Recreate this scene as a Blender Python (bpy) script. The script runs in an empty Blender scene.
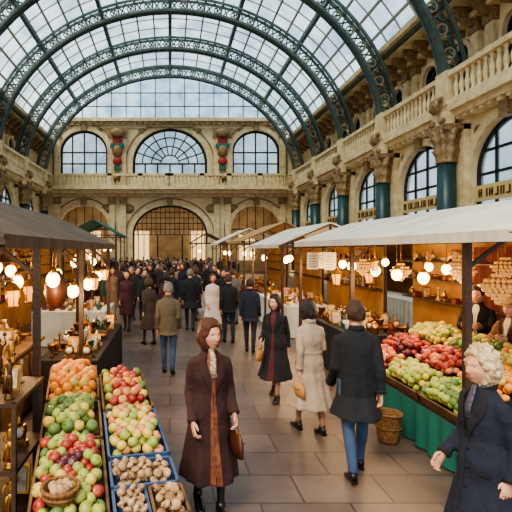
import bpy, math, random
from mathutils import Vector, Matrix, noise
random.seed(7)
scene=bpy.context.scene
PI=math.pi
def lin(c):
    out=[]
    for v in c[:3]:
        v/=255.0
        out.append(v/12.92 if v<=.04045 else ((v+.055)/1.055)**2.4)
    return (out[0],out[1],out[2],1)
MATS={}
def mat(name,c,rough=.6,metal=0,c2=None,ns=6,bump=0,bs=40,em=None,es=0,sheen=0,coat=0,stretch=None):
    if name in MATS: return MATS[name]
    m=bpy.data.materials.new(name); m.use_nodes=True; nt=m.node_tree; b=nt.nodes['Principled BSDF']
    b.inputs['Base Color'].default_value=lin(c); b.inputs['Roughness'].default_value=rough; b.inputs['Metallic'].default_value=metal
    if coat: b.inputs['Coat Weight'].default_value=coat
    if sheen: b.inputs['Sheen Weight'].default_value=sheen
    tc=nt.nodes.new('ShaderNodeTexCoord')
    src=tc.outputs['Object']
    if stretch:
        mp=nt.nodes.new('ShaderNodeMapping'); mp.inputs['Scale'].default_value=stretch
        nt.links.new(src,mp.inputs[0]); src=mp.outputs[0]
    if c2:
        n=nt.nodes.new('ShaderNodeTexNoise'); n.inputs['Scale'].default_value=ns; n.inputs['Detail'].default_value=5
        r=nt.nodes.new('ShaderNodeValToRGB'); r.color_ramp.elements[0].position=.35; r.color_ramp.elements[1].position=.68
        r.color_ramp.elements[0].color=lin(c); r.color_ramp.elements[1].color=lin(c2)
        nt.links.new(src,n.inputs['Vector']); nt.links.new(n.outputs['Fac'],r.inputs[0]); nt.links.new(r.outputs[0],b.inputs['Base Color'])
    if bump:
        n2=nt.nodes.new('ShaderNodeTexNoise'); n2.inputs['Scale'].default_value=bs; n2.inputs['Detail'].default_value=4
        bp=nt.nodes.new('ShaderNodeBump'); bp.inputs['Strength'].default_value=bump; bp.inputs['Distance'].default_value=.02
        nt.links.new(src,n2.inputs['Vector']); nt.links.new(n2.outputs['Fac'],bp.inputs['Height']); nt.links.new(bp.outputs[0],b.inputs['Normal'])
    if em:
        b.inputs['Emission Color'].default_value=lin(em); b.inputs['Emission Strength'].default_value=es
    MATS[name]=m; return m

class G:
    def __init__(s): s.V=[];s.F=[];s.MI=[];s.SM=[];s.M=Matrix()
    def add(s,vs,fs,mi=0,sm=False):
        b=len(s.V); M=s.M
        s.V+=[tuple(M@Vector(v)) for v in vs]
        s.F+=[tuple(b+i for i in f) for f in fs]
        s.MI+=[mi]*len(fs); s.SM+=[sm]*len(fs)
    def box(s,x0,x1,y0,y1,z0,z1,mi=0):
        s.add([(x0,y0,z0),(x1,y0,z0),(x1,y1,z0),(x0,y1,z0),(x0,y0,z1),(x1,y0,z1),(x1,y1,z1),(x0,y1,z1)],
              [(0,3,2,1),(4,5,6,7),(0,1,5,4),(1,2,6,5),(2,3,7,6),(3,0,4,7)],mi)
    def beam(s,p,q,w,h,up=(0,0,1),mi=0):
        p=Vector(p);q=Vector(q);t=(q-p).normalized();up=Vector(up)
        u=up-up.dot(t)*t
        if u.length<1e-4: u=Vector((1,0,0))-t.x*t
        u.normalize(); v=t.cross(u)
        c=[]
        for b in (p,q):
            for a,d in ((-1,-1),(1,-1),(1,1),(-1,1)):
                c.append(b+u*(a*h/2)+v*(d*w/2))
        s.add(c,[(0,1,2,3),(7,6,5,4),(0,4,5,1),(1,5,6,2),(2,6,7,3),(3,7,4,0)],mi)
    def tube(s,pts,rad,n=12,mi=0,sm=True,ref=(1,0,0)):
        pts=[Vector(p) for p in pts]; vs=[];k=len(pts)
        for i,p in enumerate(pts):
            t=(pts[min(i+1,k-1)]-pts[max(i-1,0)]).normalized()
            r=Vector(ref)
            if abs(r.dot(t))>.93: r=Vector((0,1,0)) if abs(t.y)<.9 else Vector((0,0,1))
            u=(r-r.dot(t)*t).normalized(); v=t.cross(u)
            ra=rad[i] if isinstance(rad,(list,tuple)) else rad
            ru,rv=ra if isinstance(ra,(list,tuple)) else (ra,ra)
            for j in range(n):
                a=2*PI*j/n; vs.append(p+u*(ru*math.cos(a))+v*(rv*math.sin(a)))
        fs=[]
        for i in range(k-1):
            for j in range(n):
                a=i*n+j;b=i*n+(j+1)%n
                fs.append((a,b,b+n,a+n))
        fs.append(tuple(range(n-1,-1,-1))); fs.append(tuple((k-1)*n+j for j in range(n)))
        s.add(vs,fs,mi,sm)
    def lathe(s,prof,c=(0,0,0),n=16,mi=0,sc=1,mod=None,sm=True):
        vs=[];k=len(prof)
        for i,(r,z) in enumerate(prof):
            for j in range(n):
                a=2*PI*j/n; rr=r*(mod(a,i/(k-1)) if mod else 1)
                vs.append((c[0]+sc*rr*math.cos(a),c[1]+sc*rr*math.sin(a),c[2]+sc*z))
        fs=[]
        for i in range(k-1):
            for j in range(n):
                a=i*n+j;b=i*n+(j+1)%n; fs.append((a,b,b+n,a+n))
        if prof[0][0]>1e-4: fs.append(tuple(range(n-1,-1,-1)))
        if prof[-1][0]>1e-4: fs.append(tuple((k-1)*n+j for j in range(n)))
        s.add(vs,fs,mi,sm)
    def sph(s,c,r,mi=0,n=14,m=9,fn=None):
        if not isinstance(r,(list,tuple)): r=(r,r,r)
        vs=[(0,0,-1)]
        for i in range(1,m):
            ph=-PI/2+PI*i/m
            for j in range(n):
                a=2*PI*j/n; vs.append((math.cos(ph)*math.cos(a),math.cos(ph)*math.sin(a),math.sin(ph)))
        vs.append((0,0,1))
        if fn: vs=[fn(*v) for v in vs]
        vs=[(c[0]+v[0]*r[0],c[1]+v[1]*r[1],c[2]+v[2]*r[2]) for v in vs]
        fs=[(0,1+(j+1)%n,1+j) for j in range(n)]
        for i in range(m-2):
            for j in range(n):
                a=1+i*n+j;b=1+i*n+(j+1)%n; fs.append((a,b,b+n,a+n))
        L=len(vs)-1; o=1+(m-2)*n
        fs+=[(o+j,o+(j+1)%n,L) for j in range(n)]
        s.add(vs,fs,mi,True)
    def obj(s,name,mats,parent=None,loc=None):
        me=bpy.data.meshes.new(name); me.from_pydata(s.V,[],s.F)
        me.polygons.foreach_set('material_index',s.MI); me.polygons.foreach_set('use_smooth',s.SM)
        for m in mats: me.materials.append(m)
        me.update()
        o=bpy.data.objects.new(name,me); scene.collection.objects.link(o)
        if parent: o.parent=parent
        return o

# ---------------- materials
STONE=mat('cream_stone',(222,194,146),.75,c2=(236,214,170),ns=1.3,bump=.3,bs=10)
STONE2=mat('trim_stone',(230,208,164),.7,c2=(200,172,124),ns=3,bump=.3,bs=14)
GILD=mat('gilded_ornament',(158,128,86),.5,.15,c2=(108,82,52),ns=9,bump=.6,bs=14)
GREEN=mat('green_ironwork',(62,78,76),.5,.15,c2=(84,98,92),ns=4)
COLG=mat('column_green',(30,56,58),.35,.1,c2=(40,70,70),ns=3)
IRON2=mat('pale_ironwork',(140,138,122),.5,.2)
DARKF=mat('dark_frame',(30,36,36),.5,.3)
RED=mat('oxblood_panel',(150,42,30),.6)
TEAL=mat('teal_panel',(32,98,92),.6)
def glass(name,tint,mixf,ns):
    m=bpy.data.materials.new(name); m.use_nodes=True; nt=m.node_tree; nt.nodes.clear()
    out=nt.nodes.new('ShaderNodeOutputMaterial'); tr=nt.nodes.new('ShaderNodeBsdfTransparent'); tl=nt.nodes.new('ShaderNodeBsdfTranslucent')
    gl=nt.nodes.new('ShaderNodeBsdfGlossy'); gl.inputs['Roughness'].default_value=.08; gl.inputs['Color'].default_value=(.9,.9,.9,1)
    tl.inputs['Color'].default_value=(.75,.85,.9,1)
    tc=nt.nodes.new('ShaderNodeTexCoord'); n=nt.nodes.new('ShaderNodeTexNoise'); n.inputs['Scale'].default_value=ns; n.inputs['Detail'].default_value=3
    r=nt.nodes.new('ShaderNodeValToRGB'); r.color_ramp.elements[0].position=.35; r.color_ramp.elements[1].position=.62
    r.color_ramp.elements[0].color=(tint[0]*.42,tint[1]*.50,tint[2]*.58,1); r.color_ramp.elements[1].color=(*tint,1)
    nt.links.new(tc.outputs['Object'],n.inputs['Vector']); nt.links.new(n.outputs['Fac'],r.inputs[0]); nt.links.new(r.outputs[0],tr.inputs['Color'])
    m1=nt.nodes.new('ShaderNodeMixShader'); m1.inputs[0].default_value=mixf
    m2=nt.nodes.new('ShaderNodeMixShader'); m2.inputs[0].default_value=.06
    nt.links.new(tr.outputs[0],m1.inputs[1]); nt.links.new(tl.outputs[0],m1.inputs[2])
    nt.links.new(m1.outputs[0],m2.inputs[1]); nt.links.new(gl.outputs[0],m2.inputs[2]); nt.links.new(m2.outputs[0],out.inputs[0])
    return m
ROOFG=glass('roof_glass',(.74,.86,.92),.15,.7)
WING=glass('window_glass',(.46,.52,.50),.2,.6)
BRASS=mat('brass',(196,144,64),.3,.9,c2=(140,94,38),ns=20)
BRONZE=mat('bronze',(96,66,38),.4,.7)
SILVER=mat('silverware',(190,188,180),.25,.9)
CERAM=mat('ceramic',(206,196,178),.3,c2=(150,110,80),ns=12)
WOOD=mat('dark_wood',(52,36,25),.55,c2=(74,50,34),ns=5,stretch=(1,1,8))
WOODL=mat('crate_wood',(120,88,54),.7,c2=(90,64,40),ns=8)
BULB=mat('lit_globe',(255,225,170),.4,em=(255,196,118),es=13)
WICK=mat('wicker',(150,104,58),.8,c2=(96,62,32),ns=40,bump=.8,bs=60)
WHITEC=mat('white_cloth',(212,206,192),.85,c2=(190,184,172),ns=3)
SKIN=mat('skin',(206,148,116),.5,c2=(214,160,130),ns=6)
EYEW=mat('eye_white',(222,216,206),.3); IRIS=mat('iris',(40,28,20),.2); LIP=mat('lips',(160,70,62),.4)

# ---------------- people
def sstep(a,b,x):
    t=max(0,min(1,(x-a)/(b-a))); return t*t*(3-2*t)
def head_pt(x,y,z,face=True):
    px=.077*x; py=.095*y; pz=.115*z
    if z<0:
        k=(-z)**1.6
        px*=1-.32*k
        if y>0: py*=1-.45*k
        else: py*=1-.10*k
    if y<0 and face:
        py*= .96
        g=lambda cx,cz,sx,sz: math.exp(-((px-cx)/sx)**2-((pz-cz)/sz)**2)
        py-= .020*g(0,-.030,.010,.013)+.013*g(0,-.008,.009,.020)
        py+= .012*(g(.031,.006,.015,.011)+g(-.031,.006,.015,.011))
        py-= .005*g(0,.026,.045,.010)
        py-= .008*g(0,-.060,.020,.009)
        py-= .012*g(0,-.098,.024,.018)
        py-= .004*(g(.042,-.028,.018,.018)+g(-.042,-.028,.018,.018))
    return (px,py,pz)
def hairfn(style,vol,seed):
    full=style in('bob','curly','long')
    def f(x,y,z):
        p=head_pt(x,y,z,False)
        if style=='curly': nz=noise.noise(Vector((x*4.5+seed,y*4.5,z*4.5)))*.9+.45*noise.noise(Vector((x*11+seed,y*11,z*11)))
        else: nz=noise.noise(Vector((x*2.2+seed,y*2.2,z*1.6)))*.9+.25*noise.noise(Vector((x*7+seed,y*7,z*2)))
        part=abs(x-.25)
        hl=.50+.12*math.cos(x*2.2)-.55*sstep(.45,.95,abs(x))
        front=sstep(hl-.10,hl+.06,z) if y<0 else 1
        side=sstep(-.30,-.06,y)
        if full: side=sstep(-.52,-.30,y)
        low=1
        if style=='short': low=sstep(-.12,.08,z) if y<.22 else sstep(-.55,-.3,z)
        elif style=='up': low=sstep(-.55,-.3,z+.2*y)
        cov=max(front if y<0 else 0,side*low)
        part_d=0 if style=='curly' else -.05*math.exp(-(part/.08)**2)*sstep(.5,.8,z)
        k=.86+cov*(.18+vol*(.75+.25*z)+part_d+(.16 if style!='curly' else .30)*nz)
        q=[p[0]*k,p[1]*k,p[2]*(k if z>0 else min(k,1.12))]
        if full:
            c=cov*side
            q[0]*=1+.12*c*(1-abs(z))
            if z<0:
                ext={'bob':.12,'curly':.05,'long':.8}[style]
                q[0]*=1+.62*(-z)**1.2*c
                if y>0: q[1]*=1+.55*(-z)**1.3*c
                q[2]*=1+ext*c
        return tuple(q)
    return f
def bake(o,voxel,it=3):
    m=o.modifiers.new('r','REMESH'); m.mode='VOXEL'; m.voxel_size=voxel; m.use_smooth_shade=True
    m2=o.modifiers.new('s','SMOOTH'); m2.factor=.5; m2.iterations=it
    dg=bpy.context.evaluated_depsgraph_get()
    me=bpy.data.meshes.new_from_object(o.evaluated_get(dg)); o.modifiers.clear()
    ms=list(o.data.materials); o.data=me
    if len(me.materials)==0:
        for k in ms: me.materials.append(k)
    me.polygons.foreach_set('use_smooth',[True]*len(me.polygons))
def hand(side,wrist,d,curl=.6,rotz=0):
    g=G(); q=Vector((0,0,-1)).rotation_difference(Vector(d).normalized())
    g.M=Matrix.Translation(wrist)@q.to_matrix().to_4x4()@Matrix.Rotation(rotz,4,'Z')
    inn=-side
    g.tube([(0,0,.03),(0,0,0),(0,0,-.03),(0,0,-.07),(0,0,-.093),(0,0,-.098)],[(.022,.026),(.02,.026),(.017,.036),(.015,.042),(.012,.04),(.008,.034)],14)
    for i,(yy,L) in enumerate(((-.031,.07),(-.0105,.08),(.0105,.075),(.031,.058))):
        p=Vector((0,yy,-.082)); pts=[p]; ang=0
        for f,a in ((.42,.35*curl),(.32,.95*curl),(.26,1.0*curl)):
            ang+=a; p=p+Vector((inn*math.sin(ang),yy*.6*f*.3,-math.cos(ang)))*L*f*1.15; pts.append(p)
        g.tube(pts,[.0105,.0095,.0085,.0065],8)
    g.tube([(inn*.004,-.028,-.02),(inn*.014,-.05,-.045),(inn*.022,-.055,-.072),(inn*.026,-.05,-.092)],[.014,.012,.0105,.0075],8)
    return g
def person(name,loc,heading,h=1.68,fem=True,coat=None,hem=.45,flare=.25,pants=None,bare=False,shoe=None,hair='short',hairm=None,
           vol=.1,skin=None,arms=None,stride=.12,lead=1,hat=None,detail=1,lapel=None,front=None,belt=None,bag=None,headturn=0,collar=True,scarf=None,leanf=0):
    parts=[]; skin=skin or SKIN
    if fem: rings=[(.8,.182,.15),(.93,.180,.145),(1.07,.146,.118),(1.2,.162,.130),(1.29,.168,.115),(1.35,.142,.095),(1.395,.098,.077),(1.43,.066,.064),(1.465,.052,.054)]
    else: rings=[(.8,.182,.145),(.93,.176,.14),(1.07,.168,.13),(1.22,.186,.135),(1.31,.188,.118),(1.37,.156,.098),(1.41,.104,.08),(1.44,.07,.066),(1.47,.056,.058)]
    if hem<.8:
        n=max(2,int((.8-hem)/.06)); lo=[]
        for i in range(n):
            t=i/n; lo.append((hem+(.8-hem)*t, flare+(rings[0][1]-flare)*t, (flare*.85+stride*.3)*(1-t)+rings[0][2]*t))
        rings=lo+rings
    else: rings=[(hem,.175,.14)]+[r for r in rings if r[0]>hem+.02]
    def rg(z):
        for a,b in zip(rings,rings[1:]):
            if a[0]<=z<=b[0]:
                t=(z-a[0])/(b[0]-a[0]); return a[1]+(b[1]-a[1])*t,a[2]+(b[2]-a[2])*t
        return rings[0][1:] if z<rings[0][0] else rings[-1][1:]
    sd=random.random()*6; N=48 if detail else 20
    def fold(a,z):
        f=max(0,(1.02-z))*.18
        w=noise.noise(Vector((math.cos(a)*2.2+sd,math.sin(a)*2.2,z*7)))
        return 1+f*(math.sin(6*a+sd+z*1.5)*.55+math.sin(10*a+sd*2)*.45)+.06*w*(1 if z<1.33 else 0)
    def surf(a,z,off=0):
        rx,ry=rg(z); k=fold(a,z)
        return (math.cos(a)*(rx*k+off),math.sin(a)*(ry*k+off),z)
    g=G(); vs=[];fs=[]
    zs=[]
    for a,b in zip(rings,rings[1:]):
        m=max(1,int((b[0]-a[0])/.03))
        zs+=[a[0]+(b[0]-a[0])*i/m for i in range(m)]
    zs.append(rings[-1][0])
    for z in zs:
        for j in range(N): vs.append(surf(2*PI*j/N,z))
    for i in range(len(zs)-1):
        for j in range(N):
            a=i*N+j;b=i*N+(j+1)%N; fs.append((a,b,b+N,a+N))
    fs.append(tuple(range(N-1,-1,-1))); fs.append(tuple((len(zs)-1)*N+j for j in range(N)))
    g.add(vs,fs,0,True)
    sw=.146 if fem else .164
    A=arms or {}
    hands=[]
    for s in (1,-1):
        swg=s*lead*stride*.9
        j=A.get(s) or [(s*sw,0,1.318),(s*(sw+.030),.05+swg*.3,1.06),(s*(sw+.034),-.05+swg,.85)]
        S,E,W=[Vector(p) for p in j]
        Rr=(.058,.060,.052,.048,.041,.045) if fem else (.066,.066,.058,.054,.046,.049)
        P=[S+Vector((-s*.07,0,.03)),S,S.lerp(E,.25),S.lerp(E,.5),S.lerp(E,.75),E,E.lerp(W,.25),E.lerp(W,.5),E.lerp(W,.75),W]
        r0=[Rr[0]*.8,Rr[1],Rr[1]*.97,Rr[2],Rr[2]*.97,Rr[3],Rr[3]*.97,Rr[4],Rr[4],Rr[5]]
        r0=[r*(1+.06*math.sin(i*2.3+sd)) for i,r in enumerate(r0)]
        g.tube(P,r0,14 if detail else 9)
        d=(W-E).normalized(); hands.append((s,W,d))
    o=g.obj('coat',[coat]); bake(o,.010 if detail else .024,2 if detail else 1); parts.append(o)
    acc=G(); am=[coat,lapel or coat,front or coat,belt or coat,scarf or WHITEC,BRASS]
    def patch(z0,z1,a0f,a1f,off,mi,nz=14,na=6):
        vs=[];fs=[]
        for i in range(nz+1):
            t=i/nz; z=z0+(z1-z0)*t; a0,a1=a0f(t),a1f(t)
            for j in range(na+1): vs.append(surf(a0+(a1-a0)*j/na,z,off))
        for i in range(nz):
            for j in range(na):
                a=i*(na+1)+j; fs.append((a,a+1,a+na+2,a+na+1))
        acc.add(vs,fs,mi,True)
    C=-PI/2
    if detail:
        if front: patch(max(hem+.01,.25),1.44,lambda t:C-.10-.10*(1-t)-.28*sstep(.75,1,t),lambda t:C+.10+.10*(1-t)+.28*sstep(.75,1,t),.006,2,26,6)
        if lapel:
            for s in (1,-1):
                patch(1.06,1.43,lambda t:C+s*(.10+.42*sstep(.3,1,t)),lambda t:C+s*(.14+.40*sstep(0,.55,t)*(1-.3*sstep(.6,1,t))+.42*sstep(.3,1,t)),.013,1,14,4)
        if belt: patch(1.045,1.095,lambda t:0,lambda t:2*PI,.012,3,3,40)
        patch(max(hem+.01,.2),1.1,lambda t:C-.015,lambda t:C+.015,.006,1,10,2)
        patch(max(hem+.01,.2),.85,lambda t:-C-.012,lambda t:-C+.012,.005,1,10,2)
        for s in (1,-1):
            patch(.86,.90,lambda t:C+s*.55,lambda t:C+s*1.0,.010,1,2,6)
        if not front:
            for k in range(4): acc.sph(surf(C+.12,1.15-.13*k,.006),.011,1 if lapel else 3,8,5)
        for s,W,d in hands:
            acc.tube([W-d*.03,W-d*.015,W+d*.004],[.0475 if fem else .052]*3,14,1)
        if scarf: 
            acc.tube([(.056*math.cos(a),-.002+.060*math.sin(a),1.452+.008*math.sin(a)) for a in [PI*2*i/14 for i in range(15)]],.016,8,4)
            acc.tube([(0,-.072,1.44),(.008,-.10,1.38),(.0,-.124,1.30),(.012,-.134,1.22)],[(.016,.012),(.026,.009),(.03,.009),(.024,.007)],8,4)
        if collar:
            acc.tube([((.066)*math.cos(a),.010+.064*math.sin(a),1.440+.014*math.sin(a)) for a in [-PI*.3+PI*1.6*i/16 for i in range(17)]],[(.030,.010)]*17,10,1,ref=(0,0,1))
        parts.append(acc.obj('coat_trim',am))
    g=G(); fp=[]
    for s in (1,-1):
        f=-stride*s*lead
        kn=(s*.09,f*.55-.02,.48); an=(s*.08,f+ (.03 if f>0 else 0),.09+(.035 if f>.05 else 0)); fp.append((s,an,f))
        sc=1.0 if not bare else .82
        g.tube([(s*.08,0,.95),(s*.088,f*.1,.82),(s*.09,f*.35-.015,.64),kn,(s*.086,f*.8+.012,.33),(s*.082,an[1]+.003,.18),an],
               [.095*sc,.092*sc,.075*sc,.058*sc,(.055)*sc,(.045 if not bare else .034)*1,(.048 if not bare else .033)],14 if detail else 8)
    if hem>=.7: g.tube([(0,0,.78),(0,0,.86),(0,0,.95),(0,0,1.04)],[(.13,.1),(.165,.13),(.165,.13),(.15,.12)],18)
    o=g.obj('legs',[pants]); bake(o,.012 if detail else .02,1 if detail else 1); parts.append(o)
    g=G()
    for s,an,f in fp:
        x,y,z=an; r=z-.09
        g.tube([(x,y+.055,.045+r),(x,y+.04,.05+r),(x,y,.058+r),(x*1.03,y-.06,.042+r*.5),(x*1.08,y-.12,.032),(x*1.1,y-.165,.026),(x*1.1,y-.18,.024)],
               [(.02,.03),(.036,.042),(.04,.05),(.042,.036),(.045,.028),(.034,.02),(.012,.01)],14,0)
        g.tube([(x,y,.05+r),(x,y,.12+r)],[(.042,.046),(.04,.043)],12)
        g.box(x-.028,x+.028,y+.01,y+.065,0+r,.03+r)
    parts.append(g.obj('shoes',[shoe or DARKF]))
    for s,W,d in hands:
        hd=hand(s,W,d,.75); o=hd.obj('hand',[skin])
        if detail: bake(o,.0035,1)
        parts.append(o)
    HM=Matrix.Translation((0,-.022-leanf,1.570))@Matrix.Rotation(headturn,4,'Z')@Matrix.Scale(1.09,4)
    g=G(); g.tube([(0,.014,1.39),(0,.010,1.45),(0,-.004,1.53)],[.054,.05,.054],16,0)
    g.M=HM
    n,m=(64,48) if detail else (20,14)
    g.sph((0,0,0),1,0,n,m,fn=head_pt)
    for s in (1,-1):
        g.sph((s*.076,.012,-.004),(.010,.019,.031),0,10,8)
        ex=.031; pe=head_pt(*Vector((ex/.077,-math.sqrt(1-(ex/.077)**2),.05)).normalized())
        if detail:
            g.sph((s*ex,pe[1]+.0055,.005),(.0125,.009,.0075),1,12,8)
            g.sph((s*ex,pe[1]-.0005,.005),(.0055,.004,.006),2,10,6)
            g.tube([(s*(ex-.013),pe[1]-.001,.0115),(s*ex,pe[1]-.005,.0140),(s*(ex+.014),pe[1]+.003,.0105)],[.002,.003,.002],6,3)
        g.tube([(s*(ex-.016),pe[1]-.010,.025),(s*ex,pe[1]-.009,.030),(s*(ex+.018),pe[1]+.006,.025)],[.0016,.0030,.0014],6,3)
    g.sph((0,-.0965,-.0565),(.020,.006,.0045),4,12,6); g.sph((0,-.0950,-.0650),(.017,.006,.005),4,12,6)
    parts.append(g.obj('head',[skin,EYEW,IRIS,hairm,LIP]))
    g=G(); g.M=HM
    g.sph((0,.004,.002),1,0,(80 if detail else 22),(60 if detail else 16),fn=hairfn(hair,vol,sd*7))
    if hat=='fedora':
        g.lathe([(.165,.045),(.17,.052),(.11,.058),(.100,.06),(.103,.09),(.095,.14),(.06,.155),(.02,.148),(0,.147)],(0,0,0),28,1,1,lambda a,t:1.0+.05*abs(math.sin(a)))
        g.lathe([(.105,.06),(.106,.085)],(0,0,0),28,2)
    parts.append(g.obj('hair',[hairm,WHITEC if not hat else MATS.get('hat_felt') or mat('hat_felt',(176,142,92),.8),DARKF]))
    if bag:
        s,bm,ln=bag; W=[h for h in hands if h[0]==s][0]; p=W[1]+W[2]*.115
        g=G(); g.M=Matrix.Translation(p)
        top=-ln
        g.tube([(0,.085*math.cos(a),top+(-top)*math.sin(a)) for a in [PI*i/14 for i in range(15)]],.007,8,0,ref=(1,0,0))
        g.tube([(0,0,top-.17),(0,0,top-.165),(0,0,top-.08),(0,0,top-.01),(0,0,top)],[(.03,.10),(.045,.135),(.045,.13),(.03,.11),(.012,.10)],20,0)
        g.tube([(0,-.10,top),(0,.10,top)],.008,8,1,ref=(1,0,0))
        g.sph((0,0,top+.01),.012,1,8,6)
        g.tube([(.047,-.1,top-.05),(.05,0,top-.085),(.047,.1,top-.05)],.004,6,1)
        parts.append(g.obj('bag',[bm,BRASS]))
    for p in parts: p.select_set(False)
    with bpy.context.temp_override(active_object=parts[0],object=parts[0],selected_objects=parts,selected_editable_objects=parts):
        bpy.ops.object.join()
    o=parts[0]; o.name=name; o.data.name=name
    sc=h/1.70; o.scale=(sc,sc,sc); o.location=loc; o.rotation_euler=(0,0,heading)
    return o
R=math.radians
cBrown=mat('brown_wool',(60,32,28),.9,c2=(48,24,22),ns=5,bump=.9,bs=11); cBlack=mat('black_wool',(20,20,24),.9,c2=(28,28,32),ns=5,bump=.9,bs=11)
cTrench=mat('trench_cotton',(172,150,128),.85,c2=(154,134,114),ns=5,bump=.9,bs=11); cNavy=mat('navy_wool',(20,25,40),.9,c2=(28,33,50),ns=5,bump=.9,bs=11)
cOlive=mat('olive_jacket',(84,74,58),.85,bump=.8,bs=14); jean=mat('denim',(48,66,94),.85,c2=(60,80,110),ns=8,bump=.6,bs=14); trous=mat('charcoal_trousers',(34,33,38),.85)
cPink=mat('pale_dress',(206,186,180),.8); cGrey=mat('grey_coat',(92,90,92),.85); cTan=mat('tan_coat',(140,112,84),.85); cMar=mat('maroon_coat',(84,30,34),.85)
stock=mat('dark_stockings',(36,26,26),.6); nude=mat('nude_stockings',(150,106,84),.6)
hst=(9,9,1.2)
hAub=mat('auburn_hair',(98,50,28),.45,c2=(58,30,18),ns=10,bump=.9,bs=14,stretch=hst); hDk=mat('dark_hair',(30,20,16),.45,c2=(44,30,22),ns=10,bump=.9,bs=14,stretch=hst); hBr=mat('brown_hair',(76,48,30),.45,c2=(52,32,20),ns=10,bump=.9,bs=14,stretch=hst)
hBl=mat('pale_blond_hair',(214,194,156),.5,c2=(168,138,98),ns=22,bump=1.0,bs=30); hGr=mat('grey_hair',(110,104,98),.6)
leB=mat('brown_leather',(74,34,22),.35,coat=.3); leT=mat('tan_leather',(176,126,76),.4); boot=mat('black_leather',(18,15,15),.35)
patt=mat('paisley_dress',(88,44,26),.7,c2=(134,74,40),ns=26); scf=mat('patterned_scarf',(206,190,160),.7,c2=(110,50,30),ns=60)

person('woman_in_brown_coat',(.34,3.88,0),R(10),1.65,True,cBrown,.33,.25,stock,True,boot,'bob',hAub,.20,stride=.08,lapel=cBrown,front=patt,scarf=scf,bag=(1,leB,.06),headturn=R(22),
  arms={1:[(.146,0,1.318),(.195,.03,1.08),(.19,-.12,.90)]})
person('man_in_black_coat',(1.86,4.5,0),R(172),1.73,False,cBlack,.60,.235,jean,False,boot,'short',hBr,.12,stride=.17,lead=-1)
person('woman_in_trench_coat',(1.72,5.55,0),R(192),1.62,True,cTrench,.36,.27,nude,True,boot,'bob',hDk,.12,stride=.14,belt=cTrench,bag=(1,leT,.06),
  arms={-1:[(-.146,0,1.318),(-.19,.0,1.08),(-.15,-.18,1.0)]})
person('woman_in_black_coat',(1.60,6.84,0),R(-30),1.57,True,cBlack,.34,.26,nude,True,boot,'bob',hDk,.16,stride=.17,front=cMar,lapel=cBlack,bag=(-1,leT,.1),headturn=R(-15),
  arms={-1:[(-.146,0,1.318),(-.19,.02,1.08),(-.18,-.17,.98)]})
person('blond_woman_in_navy_coat',(2.08,2.98,0),R(-84),1.60,True,cNavy,.3,.27,stock,True,boot,'curly',hBl,.20,stride=.08,lapel=cBlack,headturn=R(2),scarf=mat('navy_scarf',(44,42,60),.7,c2=(90,84,96),ns=40),
  arms={-1:[(-.146,0,1.318),(-.19,-.0,1.06),(-.18,-.17,.89)]})
person('man_in_olive_jacket',(-.03,8.2,0),R(176),1.66,False,cOlive,.74,.2,jean,False,boot,'short',hGr,.1,stride=.08)
person('man_in_navy_jacket',(1.76,9.9,0),R(165),1.62,False,cNavy,.74,.2,trous,False,boot,'short',hDk,.1,stride=.1)
person('man_in_black_jacket',(1.42,10.9,0),R(185),1.66,False,cBlack,.78,.2,trous,False,boot,'short',hBr,.1,stride=.1)
person('woman_in_pale_dress',(1.13,12.0,0),R(10),1.62,True,cPink,.3,.28,nude,True,boot,'long',hAub,.1,stride=.08,detail=0)
person('man_in_dark_coat',(.56,12.6,0),R(178),1.72,False,cBlack,.62,.22,trous,False,boot,'short',hGr,.1,stride=.12,detail=0)
person('woman_in_umber_coat',(-.5,10.7,0),R(-150),1.60,True,mat('umber_coat',(62,48,40),.85),.4,.23,stock,True,boot,'bob',hBr,.1,stride=.1,detail=0)
person('stallholder_in_black_jacket',(4.62,6.75,0),R(-50),1.70,False,cBlack,.7,.2,trous,False,boot,'short',hBr,.05,stride=.05,lapel=cBlack,front=WHITEC,
  arms={1:[(.16,0,1.318),(.21,-.08,1.1),(.12,-.28,1.13)],-1:[(-.16,0,1.318),(-.21,-.08,1.1),(-.12,-.28,1.12)]})
person('stallholder_in_felt_hat',(4.52,5.95,0),R(-70),1.60,False,mat('ochre_jacket',(120,84,54),.85),.7,.2,trous,False,boot,'short',hDk,.05,stride=.03,lapel=cBrown,front=WHITEC,hat='fedora',
  arms={1:[(.16,0,1.318),(.22,-.1,1.12),(.12,-.28,1.16)],-1:[(-.16,0,1.318),(-.21,-.1,1.12),(-.1,-.29,1.15)]})
arch=[]
cfg=[(False,cBlack,.72,trous,'short',hDk),(True,cNavy,.4,stock,'bob',hBr),(False,cGrey,.7,jean,'short',hBr),(True,mat('plum_coat',(58,28,34),.85),.45,stock,'bob',hDk),(False,cBrown,.6,trous,'short',hGr),(True,cTan,.4,nude,'long',hAub),(False,cNavy,.74,jean,'short',hDk),(True,cBlack,.35,stock,'up',hAub)]
pos=[(-.75,13.5),(.05,14.2),(1.9,13.6),(-1.2,12.6),(-1.3,15.3),(.9,15.8),(-.2,16.7),(1.7,17.2),(1.9,15.2),(.5,17.6),(-1.0,17.9),(-.1,12.3)]
tries=0
while len(pos)<90 and tries<6000:
    tries+=1
    y=random.uniform(14,38); x=random.uniform(-2.0,1.8) if y<21 else (random.uniform(-2.2,.8) if y<30 else random.uniform(-6,5))
    if all((x-a)**2+(y-b)**2>.55 for a,b in pos): pos.append((x,y))
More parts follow.
